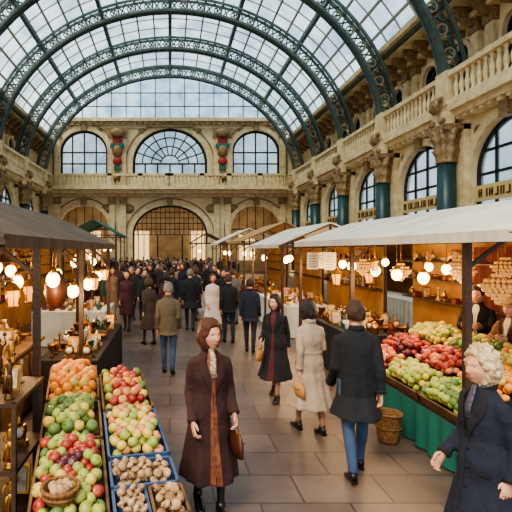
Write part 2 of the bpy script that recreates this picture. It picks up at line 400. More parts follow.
for i,(x,y) in enumerate(pos):
    k=i%len(cfg); hd=random.choice([0,PI])+random.uniform(-.5,.5); hh=random.uniform(.94,1.03)
    if i<len(cfg):
        f,c,hm,pt,hr,hc=cfg[k]
        o=person('shopper',(x,y,0),hd,1.68,f,c,hm,.22,pt,f,boot,hr,hc,.1,stride=.12,detail=0); arch.append(o)
    else:
        o=arch[k].copy(); scene.collection.objects.link(o); o.location=(x,y,0); o.rotation_euler=(0,0,hd); o.scale=[v*hh for v in (1,1,1)]

# ---------------- architecture
def panel(name,outer,holes,t,M,m):
    cu=bpy.data.curves.new(name,'CURVE'); cu.dimensions='2D'; cu.fill_mode='BOTH'; cu.extrude=t/2
    for loop in [outer]+holes:
        sp=cu.splines.new('POLY'); sp.points.add(len(loop)-1)
        for i,(a,b) in enumerate(loop): sp.points[i].co=(a,b,0,1)
        sp.use_cyclic_u=True
    tmp=bpy.data.objects.new('tmp',cu); scene.collection.objects.link(tmp)
    dg=bpy.context.evaluated_depsgraph_get(); me=bpy.data.meshes.new_from_object(tmp.evaluated_get(dg))
    bpy.data.objects.remove(tmp); me.transform(M); me.materials.clear(); me.materials.append(m); me.name=name
    o=bpy.data.objects.new(name,me); scene.collection.objects.link(o); return o
def arch_loop(cx,hw,z0,zs,rise,n=20):
    return [(cx-hw,z0)]+[(cx-hw*math.cos(PI*i/n),zs+rise*math.sin(PI*i/n)) for i in range(n+1)]+[(cx+hw,z0)]
def cols(ex,ey,ez,o):
    M=Matrix((ex,ey,ez)).transposed().to_4x4(); M.translation=Vector(o); return M
def band(g,inner,outer,d0,d1,mi=0):
    n=len(inner); vs=[]
    for d in (d0,d1):
        for p in inner: vs.append((p[0],p[1],d))
        for p in outer: vs.append((p[0],p[1],d))
    fs=[]
    for i in range(n-1):
        a,b,c,d=i,i+1,n+i,n+i+1; o=2*n
        fs+=[(a,b,d,c),(a+o,c+o,d+o,b+o),(a,a+o,b+o,b),(c,d,d+o,c+o)]
    g.add(vs,fs,mi)
def archwin(g,cx,hw,z0,zs,rise,gd,nv,hz,fw=.08,mf=0,mg=1,fan=False,d0=-.06,d1=.06):
    L=arch_loop(cx,hw,z0,zs,rise); Li=arch_loop(cx,hw-fw*1.6,z0,zs,rise-fw*1.6)
    band(g,Li,L,d0,d1,mf)
    g.add([(a,b,gd) for a,b in L],[tuple(range(len(L)))],mg)
    def top(x):
        u=max(-1,min(1,(x-cx)/hw)); return zs+rise*math.sqrt(1-u*u)
    if fan:
        for k in range(1,9):
            a=PI*k/9; g.beam((cx+hw*.25*math.cos(a),zs+rise*.25*math.sin(a),0),(cx+hw*.97*math.cos(a),zs+rise*.97*math.sin(a),0),fw*.7,fw*.7,(0,0,1),mf)
        for r in (.25,.5,.75):
            P=[(cx+hw*r*math.cos(PI*i/16),zs+rise*r*math.sin(PI*i/16),0) for i in range(17)]
            for p,q in zip(P,P[1:]): g.beam(p,q,fw*.7,fw*.7,(0,0,1),mf)
    for i in range(1,nv):
        x=cx-hw+2*hw*i/nv; zt=zs if fan else top(x)
        g.beam((x,z0,0),(x,zt,0),fw,fw,(0,0,1),mf)
    for z in hz:
        u=0 if z<=zs else (z-zs)/rise
        w=hw*math.sqrt(max(0,1-u*u)); g.beam((cx-w,z,0),(cx+w,z,0),fw,fw,(0,0,1),mf)
cY=[-3.3+5*i for i in range(9)]
CP=7.5
for s,nm in ((1,'right'),(-1,'left')):
    M=cols((0,1,0),(0,0,1),(1,0,0),(s*11.0,0,0))
    holes=[arch_loop(c+2.5,1.85,2.6,4.9,1.75) for c in cY[:-1]]
    panel('wall_'+nm,[(-5,0),(39.75,0),(39.75,7.4),(-5,7.4)],holes,.4,M,STONE)
    M2=cols((0,1,0),(0,0,1),(1,0,0),(s*11.9,0,0))
    h2=[]
    for c in cY[:-1]:
        for d in (1.45,3.55): h2.append(arch_loop(c+d,.55,8.3,10.0,.5,10))
    panel('wall_upper_'+nm,[(-5,7.4),(39.75,7.4),(39.75,11.8),(-5,11.8)],h2,.3,M2,STONE)
    g=G(); g.M=M
    for c in cY[:-1]: archwin(g,c+2.5,1.85,2.6,4.9,1.75,0,4,(3.4,4.2,4.9,5.7),.09,0,1)
    g.M=M2
    for c in cY[:-1]:
        for d in (1.45,3.55): archwin(g,c+d,.55,8.3,10.0,.5,.02,2,(9.2,10.0),.07,0,2)
    g.obj('window_'+('1' if s>0 else '2'),[DARKF,WING,mat('shaded_pane',(46,52,56),.15)])
    # shop fascia boards inside the big windows
    g=G(); g.M=M
    dd=-s
    for c in cY[:-1]:
        g.box(c+.75,c+4.25,3.95,4.5,min(dd*.1,dd*.2),max(dd*.1,dd*.2),0)
        for k in range(12):
            a=c+1.0+k*.26; g.box(a,a+.05,4.08,4.36,min(dd*.2,dd*.23),max(dd*.2,dd*.23),1)
            if k%3!=1: g.box(a,a+.16,4.08+.12*(k%2),4.13+.12*(k%2),min(dd*.2,dd*.23),max(dd*.2,dd*.23),1)
            if k%2: g.box(a+.12,a+.16,4.08,4.36,min(dd*.2,dd*.23),max(dd*.2,dd*.23),1)
    g.obj('shop_fascia_sign',[mat('fascia_cream',(206,178,120),.6),mat('fascia_letters',(90,50,26),.5)])
    g=G(); g.M=M
    for c in cY[:-1]:
        L=arch_loop(c+2.5,1.85,2.6,4.9,1.75); O=arch_loop(c+2.5,2.15,2.6,4.9,2.05)
        band(g,L,O,min(dd*.2,dd*.34),max(dd*.2,dd*.34),0)
        g.box(c+2.3,c+2.7,6.5,7.05,min(dd*.2,dd*.5),max(dd*.2,dd*.5),1)
        for e in (.95,4.05):
            g.sph((c+e,6.45,dd*.22),(.2,.2,.07),1,10,6)
    g.M=M2
    for c in cY[:-1]:
        for d in (1.45,3.55):
            band(g,arch_loop(c+d,.55,8.3,10.0,.5,10),arch_loop(c+d,.72,8.3,10.0,.67,10),min(dd*.15,dd*.25),max(dd*.15,dd*.25),0)
        for d in (.4,2.5,4.6):
            g.box(c+d-.2,c+d+.2,7.6,10.6,min(dd*.15,dd*.35),max(dd*.15,dd*.35),0)
            g.box(c+d-.27,c+d+.27,10.5,11.0,min(dd*.15,dd*.42),max(dd*.15,dd*.42),1)
    g.M=Matrix()
    def bx(xa,xb,y0,y1,z0,z1,mi=0): g.box(min(s*xa,s*xb),max(s*xa,s*xb),y0,y1,z0,z1,mi)
    bx(10.55,10.8,-5,39.7,6.95,7.1); bx(10.3,10.8,-5,39.7,7.1,7.3); bx(10.1,12,-5,39.7,7.3,7.55)
    y=-4.8
    while y<39.5:
        bx(10.35,10.78,y,y+.16,6.98,7.18); y+=.42
    bx(11.3,11.8,-5,39.7,11.0,11.2); bx(10.5,12.2,-5,39.7,11.45,11.7); bx(10.1,12.2,-5,39.7,11.7,11.95)
    y=-4.6
    while y<39.5:
        g.add([(s*11.75,y,10.75),(s*11.75,y+.26,10.75),(s*10.7,y+.26,11.45),(s*10.7,y,11.45),(s*10.7,y,11.25),(s*10.7,y+.26,11.25),(s*11.4,y+.26,10.75),(s*11.4,y,10.75),(s*11.75,y,11.45),(s*11.75,y+.26,11.45)],
              [(3,2,5,4),(4,5,6,7),(7,6,1,0),(0,8,3,4,7),(1,6,5,2,9)],1); y+=.9
    g.obj('trim_'+('1' if s>0 else '2'),[STONE2,GILD])
    g=G()
    prof=[(.09,0),(.09,.06),(.05,.1),(.085,.25),(.1,.38),(.06,.55),(.045,.7),(.08,.78),(.08,.84)]
    for c in cY[:-1]+[36.7]:
        end=min(c+5,38.3)
        bx(10.12,10.38,c,end,7.55,7.7); bx(10.08,10.42,c,end,8.54,8.72)
        bx(10.05,10.45,c-.35,c+.35,7.55,8.8)
        n=int((end-c-.8)/.3)
        for k in range(n):
            g.lathe(prof,(s*10.25,c+.5+k*.3,7.7),8,0)
    g.obj('balustrade',[STONE2])
    for c in cY:
        g=G()
        bx(10.55,10.79,c-.55,c+.55,0,6.94,0)
        g.lathe([(.5,0),(.5,.25),(.42,.3),(.46,.42),(.36,.55),(.34,.6)],(s*10.25,c,0),20,0)
        g.lathe([(.33,.6),(.33,3),(.30,5.5)],(s*10.25,c,0),24,1,1,lambda a,t:1+.02*math.cos(16*a))
        g.lathe([(.34,5.45),(.36,5.5),(.31,5.56),(.34,5.75),(.44,5.95),(.36,5.98),(.38,6.2),(.52,6.4),(.42,6.42),(.6,6.62)],(s*10.25,c,0),32,2,1,lambda a,t:1+.12*math.cos(8*a)*(t>.15))
        bx(9.8,10.79,c-.55,c+.55,6.6,6.8,2); bx(9.95,10.3,c-.42,c+.42,6.8,7.29,0)
        for dy in (-.3,.3):
            g.sph((s*9.92,c+dy,6.95),.14,2,12,8)
        g.tube([(s*9.9,c,7.3),(s*9.78,c,7.45),(s*9.8,c,7.7),(s*10.0,c,7.85)],[(.2,.1),(.26,.14),(.24,.12),(.2,.08)],12,2,ref=(0,1,0))
        g.obj('column',[STONE2,COLG,GILD])
def ell(a,b,t): return (a*math.cos(t),CP+b*math.sin(t))
for c in cY:
    g=G(); N=64
    P=[ell(10.25,8.9,PI*i/N) for i in range(N+1)]; Q=[ell(10.98,9.65,PI*i/N) for i in range(N+1)]
    for i in range(N):
        for y in (-.2,.2):
            g.beam((P[i][0],c+y,P[i][1]),(P[i+1][0],c+y,P[i+1][1]),.13,.09,(0,1,0))
            g.beam((Q[i][0],c+y,Q[i][1]),(Q[i+1][0],c+y,Q[i+1][1]),.13,.09,(0,1,0))
        g.beam((P[i][0],c,P[i][1]),(P[i+1][0],c,P[i+1][1]),.05,.5,(0,1,0))
        g.beam((P[i][0],c,P[i][1]),(Q[i+1][0],c,Q[i+1][1]),.06,.06,(0,1,0))
        g.beam((Q[i][0],c,Q[i][1]),(P[i+1][0],c,P[i+1][1]),.06,.06,(0,1,0))
        mx,mz=(P[i][0]+Q[i+1][0])/2,(P[i][1]+Q[i+1][1])/2
        if i%2==0:
            R8=[(mx+.2*math.cos(k*PI/5),c,mz+.2*math.sin(k*PI/5)) for k in range(11)]
            for p,q in zip(R8,R8[1:]): g.beam(p,q,.06,.1,(0,1,0),1)
    g.obj('roof_arch',[GREEN,IRON2])
ga,gb=11.5,10.2; t0=math.asin((11.7-CP)/gb)
def gp(f,da=0): 
    t=t0+(PI-2*t0)*f; return ((ga+da)*math.cos(t),CP+(gb+da)*math.sin(t))
g=G(); N=40; vs=[];fs=[]
for i in range(N+1):
    x,z=gp(i/N); vs+=[(x,-5,z),(x,40,z)]
for i in range(N): fs.append((2*i,2*i+1,2*i+3,2*i+2))
g.add(vs,fs,0,True)
g.obj('ceiling',[ROOFG])
g=G()
for i in range(25):
    x,z=gp(i/24,-.06); g.beam((x,-5,z),(x,40,z),.09 if i%4 else .22,.12 if i%4 else .28,(0,0,1),0 if i%4==0 else 1)
y=-5
k=0
while y<=40:
    for i in range(24):
        a=gp(i/24,-.02);b=gp((i+1)/24,-.02)
        g.beam((a[0],y,a[1]),(b[0],y,b[1]),.06,.05,(0,1,0),1)
    y+=1.25; k+=1
g.obj('roof_glazing_bars',[GREEN,IRON2])
MB=cols((1,0,0),(0,0,1),(0,-1,0),(0,40,0))
outer=[(-12,0),(12,0),(12,11.7)]
tt=math.asin((13.7-CP)/gb)
for i in range(13):
    t=t0+(tt-t0)*i/12; outer.append((ga*math.cos(t),CP+gb*math.sin(t)))
for i in range(13):
    t=PI-tt+(tt-t0)*i/12; outer.append((ga*math.cos(t),CP+gb*math.sin(t)))
outer.append((-12,11.7))
holes=[arch_loop(0,3.3,0.01,3.6,2.6),arch_loop(-7.6,2.2,.01,4.1,2.1),arch_loop(7.6,2.2,.01,4.1,2.1),
 arch_loop(0,3.3,8.9,9.9,3.1),arch_loop(-7.6,2.1,8.9,10.9,1.9),arch_loop(7.6,2.1,8.9,10.9,1.9)]
panel('wall_back',outer,holes,.5,MB,STONE)
g=G(); g.M=MB
archwin(g,0,3.3,8.9,9.9,3.1,0,6,(9.9,),.13,0,1,True)
for c in (-7.6,7.6): archwin(g,c,2.1,8.9,10.9,1.9,0,4,(9.9,10.9),.11,0,1)
g.obj('window_3',[DARKF,WING])
g=G(); g.M=MB
L=[p for p in arch_loop(0,3.3,3.6,3.6,2.6)]
band(g,arch_loop(0,3.15,3.6,3.6,2.45),L,-.08,.08,0)
for k in range(1,16):
    x=-3.3+6.6*k/16; g.beam((x,3.6,0),(x,3.6+2.6*math.sqrt(1-(x/3.3)**2),0),.06,.06,(0,0,1),0)
for z in (3.6,4.1,4.6,5.1,5.6):
    w=3.3*math.sqrt(1-((z-3.6)/2.6)**2); g.beam((-w,z,0),(w,z,0),.07,.07,(0,0,1),0)
for x in (-3.2,-1.1,1.1,3.2): g.beam((x,0,0),(x,3.6,0),.12,.12,(0,0,1),0)
for c in (-7.6,7.6):
    for k in range(1,6):
        x=-2.2+4.4*k/6; g.beam((c+x,4.1,0),(c+x,4.1+2.1*math.sqrt(1-(x/2.2)**2),0),.06,.06,(0,0,1),0)
    g.beam((c-2.2,4.1,0),(c+2.2,4.1,0),.1,.1,(0,0,1),0)
g.obj('archway_grille',[DARKF])
g=G(); g.M=MB
for cx,hw,z0,zs,ri in ((0,3.3,0,3.6,2.6),(-7.6,2.2,0,4.1,2.1),(7.6,2.2,0,4.1,2.1),(0,3.3,8.9,9.9,3.1),(-7.6,2.1,8.9,10.9,1.9),(7.6,2.1,8.9,10.9,1.9)):
    band(g,arch_loop(cx,hw,z0,zs,ri),arch_loop(cx,hw+.35,z0,zs,ri+.35),.25,.42,0)
    band(g,arch_loop(cx,hw+.55,z0,zs,ri+.55),arch_loop(cx,hw+.65,z0,zs,ri+.65),.25,.36,1)
    g.box(cx-.25,cx+.25,zs+ri-.05,zs+ri+.6,.25,.6,1)
g.box(-10.6,10.6,6.9,7.15,.25,.6,0); g.box(-10.6,10.6,7.15,7.45,.25,1.1,0); g.box(-10.05,10.05,7.45,7.65,.25,1.6,0)
g.box(-10.0,10.0,13.25,13.5,.25,.5,0); g.box(-9,9,13.5,13.8,.25,.8,0)
g.box(-10.0,10.0,12.95,13.05,.25,.35,0)
x=-10.0
while x<9.9:
    g.box(x,x+.2,6.95,7.15,.6,.85,0); g.box(x,x+.22,13.3,13.5,.5,.72,1); x+=.5
for x in (-9.9,-5.1,-4.1,4.1,5.1,9.9):
    g.box(x-.24,x+.24,7.65,12.4,.25,.5,0); g.box(x-.32,x+.32,12.1,12.95,.25,.62,1)
    g.box(x-.24,x+.24,0,6.3,.25,.5,0); g.box(x-.32,x+.32,6.3,6.9,.25,.62,1)
for x in (-4.6,4.6):
    g.box(x-.42,x+.42,10.6,12.6,.5,.66,2); g.box(x-.6,x+.6,11.2,11.55,.55,.8,3)
    g.sph((x,12.5,.75),(.62,.42,.24),1,16,10); g.sph((x,10.95,.72),(.42,.5,.2),1,14,8); g.sph((x,10.0,.7),(.42,.36,.2),2,14,8); g.box(x-.3,x+.3,9.3,9.6,.5,.75,3)
    g.lathe([(.1,0),(.35,.3),(.3,.6),(.15,.8),(.2,1.0)],(x,8.4,.75),12,1)
g.box(-1.9,1.9,13.0,13.3,.3,.62,1)
for x in (-8.8,-6.4,6.4,8.8,-2.4,2.4): g.sph((x,12.75,.3),(.4,.3,.1),1,12,8)
for x in (-5.6,-3.6,3.6,5.6): g.sph((x,5.9,.3),(.45,.4,.12),1,12,8)
g.obj('trim_3',[STONE2,GILD,RED,TEAL])
g=G()
g.box(-9.9,9.9,38.45,38.7,7.65,7.8); g.box(-9.9,9.9,38.42,38.75,8.6,8.8)
x=-9.8
while x<9.8:
    if abs(abs(x)%2.5)<.25: g.box(x-.2,x+.2,38.42,38.72,7.65,8.85)
    else: g.lathe([(.09,0),(.05,.06),(.1,.3),(.05,.6),(.08,.8)],(x,38.57,7.8),8)
    x+=.33
g.obj('gallery_balustrade',[STONE2])
g=G(); g.M=MB
P=[]
for i in range(25):
    t=tt+(PI-2*tt)*i/24; P.append((ga*math.cos(t),CP+gb*math.sin(t),0))
g.add(P,[tuple(range(25))],1)
for p,q in zip(P,P[1:]): g.beam(p,q,.16,.16,(0,0,1),0)
for k in range(-6,7):
    x=k*1.3; g.beam((x,13.7,0),(x,CP+gb*math.sqrt(1-(x/ga)**2),0),.08,.08,(0,0,1),0)
g.beam((-7.9,15,0),(7.9,15,0),.08,.08,(0,0,1),0); g.beam((-6,16.2,0),(6,16.2,0),.08,.08,(0,0,1),0)
g.obj('window_4',[GREEN,ROOFG])
g=G(); g.box(-12,12,47,47.2,0,7,0); g.box(-12,12,40.3,47.2,7,7.2,0); g.box(-12,-11.8,40.3,47,0,7,0); g.box(11.8,12,40.3,47,0,7,0)
g.obj('wall_annex',[mat('ochre_plaster',(196,176,140),.8,c2=(160,136,100),ns=1)])
g=G()
for cx in (-8,-3,3,8):
    g.box(cx-.9,cx+.9,46.8,46.98,1.2,4.2,0)
    for k in range(4): g.box(cx-.9+k*.58,cx-.82+k*.58,46.7,46.8,1.2,4.2,1)
g.obj('lit_shop_front',[mat('lit_shop_glass',(240,210,160),.3,em=(255,214,150),es=1.3),DARKF])
m=bpy.data.materials.new('stone_paving'); m.use_nodes=True; nt=m.node_tree; b=nt.nodes['Principled BSDF']
tc=nt.nodes.new('ShaderNodeTexCoord'); br=nt.nodes.new('ShaderNodeTexBrick'); br.inputs['Scale'].default_value=1.0
br.inputs['Color1'].default_value=lin((112,96,88)); br.inputs['Color2'].default_value=lin((96,82,76)); br.inputs['Mortar'].default_value=lin((66,57,52))
br.inputs['Mortar Size'].default_value=.010; br.inputs['Brick Width'].default_value=.8; br.inputs['Row Height'].default_value=.5
n=nt.nodes.new('ShaderNodeTexNoise'); n.inputs['Scale'].default_value=1.3; n.inputs['Detail'].default_value=10; n.inputs['Roughness'].default_value=.65
mx=nt.nodes.new('ShaderNodeMixRGB'); mx.blend_type='MULTIPLY'; mx.inputs[0].default_value=.85
rr=nt.nodes.new('ShaderNodeValToRGB'); rr.color_ramp.elements[0].position=.32; rr.color_ramp.elements[0].color=(.48,.44,.42,1); rr.color_ramp.elements[1].position=.7; rr.color_ramp.elements[1].color=(1.1,1.08,1.05,1)
nt.links.new(tc.outputs['Object'],br.inputs['Vector']); nt.links.new(tc.outputs['Object'],n.inputs['Vector']); nt.links.new(n.outputs['Fac'],rr.inputs[0])
nt.links.new(br.outputs['Color'],mx.inputs[1]); nt.links.new(rr.outputs[0],mx.inputs[2]); nt.links.new(mx.outputs[0],b.inputs['Base Color'])
b.inputs['Roughness'].default_value=.42
bp=nt.nodes.new('ShaderNodeBump'); bp.inputs['Strength'].default_value=.3; bp.inputs['Distance'].default_value=.01; nt.links.new(br.outputs['Fac'],bp.inputs['Height']); bp.invert=True; nt.links.new(bp.outputs[0],b.inputs['Normal'])
g=G(); g.box(-13,13,-6,48,-.2,0); g.obj('floor',[m])

# ---------------- stalls
def lamp_or_fill(x,y,z,e,col=(1,.64,.32),r=.07):
    l=bpy.data.lights.new('lamp_or_fill_glow','POINT'); l.energy=e; l.color=col; l.shadow_soft_size=r
    o=bpy.data.objects.new('lamp_or_fill_glow',l); scene.collection.objects.link(o); o.location=(x,y,z); return o
def pendant(x,y,z,top,r=.055,e=14,style=0):
    g=G(); g.M=Matrix.Translation((x,y,z))
    g.tube([(0,0,r),(0,0,top-z)],.006,6,1)
    g.lathe([(.012,r*1.9),(.035,r*1.6),(.045,r*1.1),(.03,r*.9)],(0,0,0),12,1)
    g.sph((0,0,0),r,0,16,12,fn=lambda a,b,c:(a,b,c*1.15))
    if style: g.lathe([(.02,r*2.0),(.08,r*1.8),(.17,r*.9),(.18,r*.8)],(0,0,0),20,1)
    o=g.obj('pendant_lamp',[BULB,BRASS])
    if e: 
        l=lamp_or_fill(0,0,-.11,e); l.parent=o; l.location=(x,y,z-r-.08)
def lantern(x,y,z,top,sc=1):
    g=G(); g.M=Matrix.Translation((x,y,z))@Matrix.Scale(sc,4)
    g.lathe([(.02,-.02),(.07,0),(.07,.015)],(0,0,0),6,1,1,None,False)
    for k in range(6):
        a=PI*2*k/6; g.tube([(.062*math.cos(a),.062*math.sin(a),.01),(.085*math.cos(a),.085*math.sin(a),.18)],.006,5,1)
    g.lathe([(.095,.18),(.10,.19),(.05,.25),(.02,.27),(.025,.29),(.005,.31)],(0,0,0),6,1,1,None,False)
    g.lathe([(.055,.012),(.078,.18)],(0,0,0),6,2,1,None,False)
    g.tube([(0,0,.02),(0,0,.1)],.018,8,2); g.sph((0,0,.12),(.016,.016,.03),0,8,6)
    g.tube([(0,0,.3),(0,0,(top-z)/sc)],.004,5,1)
    g.obj('hanging_lantern',[BULB,BRASS,mat('amber_pane',(220,150,70),.2,em=(255,170,80),es=1.2)])
def slab(g,a,b,c,d,t,mi):
    vs=[Vector(p) for p in (a,b,c,d)]; n=(vs[1]-vs[0]).cross(vs[3]-vs[0]).normalized()
    if n.z<0: n=-n
    g.add(vs+[v-n*t for v in vs],[(0,1,2,3),(7,6,5,4),(0,4,5,1),(1,5,6,2),(2,6,7,3),(3,7,4,0)],mi)
def cloth(g,pts,z0,z1,mi,amp=.02,fr=26):
    vs=[];P=[]
    for (a,b) in zip(pts,pts[1:]):
        a=Vector(a);b=Vector(b);L=(b-a).length;n=max(2,int(L/.05)); nn=Vector((-(b-a).y,(b-a).x)).normalized()
        for i in range(n+1):
            p=a+(b-a)*i/n; P.append((p,nn,L*i/n))
    k=len(P)
    for t in (0,.5,1):
        for p,nn,l in P:
            q=p+nn*(amp*(.3+t)*math.sin(fr*l+2*math.sin(3*l))); vs.append((q.x,q.y,z1+(z0-z1)*t))
    fs=[]
    for r in range(2):
        for i in range(k-1): fs.append((r*k+i,r*k+i+1,(r+1)*k+i+1,(r+1)*k+i))
    g.add(vs,fs,mi,True)
def stall(xe,xr,xb,y0,y1,ze,zr,roofm,skirtm,backm,posts,ctr=None,ctop=.82,valance=.10,back=True):
    s=1 if xb>xe else -1
    g=G(); mats=[roofm,skirtm,backm,WOOD]
    slab(g,(xe,y0,ze),(xe,y1,ze),(xr,y1,zr),(xr,y0,zr),.035,0)
    slab(g,(xb,y0,ze),(xb,y1,ze),(xr,y1,zr),(xr,y0,zr),.035,0)
    cloth(g,[(xe,y0),(xe,y1)],ze-valance,ze,0,.008,40)
    for y in (y0+.03,y1-.03):
        g.beam((xe,y,ze-.05),(xb,y,ze-.05),.05,.05,(0,0,1),3)
        g.beam((xr,y,ze-.05),(xr,y,zr-.05),.05,.05,(1,0,0),3)
        g.beam((xe,y,ze-.04),(xr,y,zr-.06),.04,.04,(0,1,0),3); g.beam((xb,y,ze-.04),(xr,y,zr-.06),.04,.04,(0,1,0),3)
    for x in (xe+s*.12,xb): g.beam((x,y0,ze-.06),(x,y1,ze-.06),.05,.06,(0,0,1),3)
    for y in posts:
        g.box(xe+s*.12-.03,xe+s*.12+.03,y-.03,y+.03,0,ze-.04,3); g.box(xb-.035,xb+.035,y-.035,y+.035,0,ze-.04,3)
        g.beam((xe+s*.12,y,ze-.35),(xe+s*.5,y,ze-.06),.035,.035,(0,1,0),3)
    if back:
        g.box(min(xb-s*.02,xb-s*.06),max(xb-s*.02,xb-s*.06),y0+.1,y1-.1,0,ze-.05,2)
        for z in (1.25,1.65,2.0):
            g.box(min(xb-s*.06,xb-s*.3),max(xb-s*.06,xb-s*.3),y0+.1,y1-.1,z,z+.025,3)
    if ctr:
        for (cx0,cx1,cy0,cy1) in ctr:
            g.box(cx0,cx1,cy0,cy1,ctop-.04,ctop,1)
            cloth(g,[(cx0,cy1),(cx0,cy0),(cx1,cy0),(cx1,cy1),(cx0,cy1)],.02,ctop-.03,1)
    return g.obj('market_stall',mats)
PR=[ [(.03,0),(.05,.01),(.02,.03),(.07,.1),(.08,.16),(.04,.24),(.03,.28),(.045,.3)],
     [(.05,0),(.055,.02),(.015,.04),(.02,.1),(.012,.18),(.02,.2),(.012,.26),(.03,.28),(.02,.33),(0,.34)],
     [(.04,0),(.03,.03),(.09,.07),(.12,.11),(.115,.11),(.03,.05)],
     [(.06,0),(.07,.03),(.09,.12),(.09,.15),(.06,.19),(.02,.22),(.03,.24),(0,.27)],
     [(.035,0),(.035,.15),(.012,.2),(.012,.26),(.016,.27)],
     [(.05,0),(.02,.05),(.02,.1),(.07,.16),(.09,.24),(.1,.25)]]
def clock(g,p,mi,mi2,sc=1):
    M0=g.M.copy(); g.M=M0@Matrix.Translation(p)@Matrix.Scale(sc,4)
    g.box(-.09,.09,-.04,.04,0,.04,mi); g.box(-.06,.06,-.035,.035,.04,.2,mi)
    g.tube([(0,-.04,.13),(0,.035,.13)],.075,16,mi); g.tube([(0,-.048,.13),(0,-.04,.13)],.055,16,mi2); g.lathe([(.05,.2),(.02,.24),(.015,.27),(0,.3)],(0,0,0),10,mi)
    g.M=M0
def trinkets(name,x0,x1,y0,y1,z,n,sc=1.0,seed=0,mats=None):
    rd=random.Random(seed); g=G(); ms=mats or [BRASS,BRONZE,SILVER,CERAM,WOOD,mat('green_glassware',(40,80,60),.1,coat=.5),mat('oxblood_box',(110,40,30),.5),WHITEC]
    nx=max(1,int((x1-x0)/(.22*sc))); ny=max(1,int((y1-y0)/(.2*sc)))
    cells=[(i,j) for i in range(nx) for j in range(ny)]; rd.shuffle(cells)
    for (i,j) in cells[:n]:
        x=x0+(i+.5)*(x1-x0)/nx; y=y0+(j+.5)*(y1-y0)/ny; k=rd.randrange(9); mi=rd.randrange(len(ms)) if rd.random()<.5 else 0
        if k<6: g.lathe(PR[k],(x,y,z),12,mi,sc*rd.uniform(.65,.85))
        elif k==6: clock(g,(x,y,z),mi,len(ms)-1,sc*.8)
        elif k==7:
            w=.07*sc; g.box(x-w,x+w,y-w,y+w,z,z+.08*sc,6 if len(ms)>6 else 0); g.box(x-w*1.05,x+w*1.05,y-w*1.05,y+w*1.05,z+.08*sc,z+.1*sc,4 if len(ms)>4 else 0)
        else:
            w=.08*sc; g.beam((x,y,z),(x,y+.05,z+.24*sc),w*2,.02,(0,1,0),0); g.beam((x,y-.012,z+.03*sc),(x,y+.032,z+.21*sc),w*1.5,.02,(0,1,0),3 if len(ms)>3 else 0)
    return g.obj(name,ms)
wht=mat('white_canvas',(222,214,198),.85,c2=(196,188,174),ns=2); brn=mat('brown_canvas',(96,78,62),.85,c2=(72,58,46),ns=3); tealc=mat('teal_canvas',(24,92,84),.8)
tan=mat('tan_canvas',(168,130,86),.85); skg=mat('green_cloth',(22,92,78),.8,c2=(28,106,90),ns=3); skr=mat('oxblood_cloth',(86,30,28),.85); skd=mat('black_cloth',(30,26,26),.85)
bko=mat('ochre_board',(176,132,78),.8,c2=(146,102,56),ns=2)
stall(2.75,4.0,5.4,3.6,10.0,2.42,2.84,wht,skd,bko,(4.35,7.1,9.9),[(2.95,4.15,7.35,9.9)],.85)
stall(2.7,4.0,5.4,11.2,15.4,2.4,2.95,wht,WHITEC,bko,(11.3,13.3,15.3),[(2.85,4.1,11.4,15.2)])
stall(2.6,4.2,5.6,16.4,20.2,2.6,3.3,tan,skr,bko,(16.5,18.3,20.1),[(2.8,4.1,16.6,20)])
stall(2.3,3.8,5.6,21.5,25.6,2.6,3.3,wht,WHITEC,bko,(21.6,23.6,25.5),[(2.5,3.8,21.7,25.4)])
stall(1.2,2.2,3.4,26.6,28.8,2.7,3.3,brn,skd,bko,(26.7,28.7),[(1.4,2.6,26.8,28.6)])
stall(6.6,7.6,8.8,12,24,2.5,3.1,wht,WHITEC,bko,(12.1,16,20,23.9),[(6.7,7.7,12.2,23.8)])
stall(-1.1,-2.2,-3.4,3.0,9.0,2.36,2.88,brn,skd,bko,(4.12,6.2,8.9),[(-1.75,-.95,5.9,8.9)],.8)
stall(-2.0,-3.2,-4.4,10.2,14.2,2.4,2.95,brn,WHITEC,bko,(10.3,12.3,14.1),[(-3.2,-1.5,10.4,12.2)])
stall(-2.8,-4.0,-5.2,15.3,19.4,2.5,3.1,tan,skr,bko,(15.4,17.4,19.3),[(-4.2,-3.0,15.5,19.2)])
stall(-2.4,-3.6,-5.0,21.0,25,3.0,3.7,tealc,skg,bko,(21.1,23,24.9),[(-4.0,-2.7,21.2,24.8)])
stall(-6.6,-7.6,-8.8,20,34,2.5,3.1,wht,WHITEC,bko,(20.1,25,30,33.9),[(-7.8,-6.8,20.2,33.8)])
for a in [('trinket_display',3.0,4.1,7.4,9.8,.85,56,1.0,1),('trinket_display',2.9,4.05,11.5,15.1,.82,50,1.1,2),('trinket_display',2.85,4.0,16.7,19.9,.82,36,1.2,3),('trinket_display',2.6,3.7,21.8,25.3,.82,30,1.3,4),
  ('trinket_display',-1.7,-1.0,5.95,8.8,.8,42,1.0,5),('trinket_display',-3.1,-1.6,10.5,12.1,.82,44,.9,6),('trinket_display',-4.1,-3.1,15.6,19.1,.82,36,1.2,7),('trinket_display',-3.9,-2.8,21.3,24.7,.82,30,1.3,8)]: trinkets(*a)
for z,sd in ((1.275,11),(1.675,12),(2.025,13)):
    trinkets('shelf_wares',5.12,5.32,7.9,9.8,z,9,.95,sd); trinkets('shelf_wares',5.12,5.32,11.4,15.2,z,16,1.1,sd+10)
    trinkets('shelf_wares',-3.32,-3.12,4.2,8.8,z,22,1.0,sd+20); trinkets('shelf_wares',-4.32,-4.12,10.4,14,z,16,1.1,sd+30)
g=G(); cloth(g,[(5.2,7.7),(5.2,3.8)],.1,2.3,0,.05,22); g.obj('curtain',[skr])
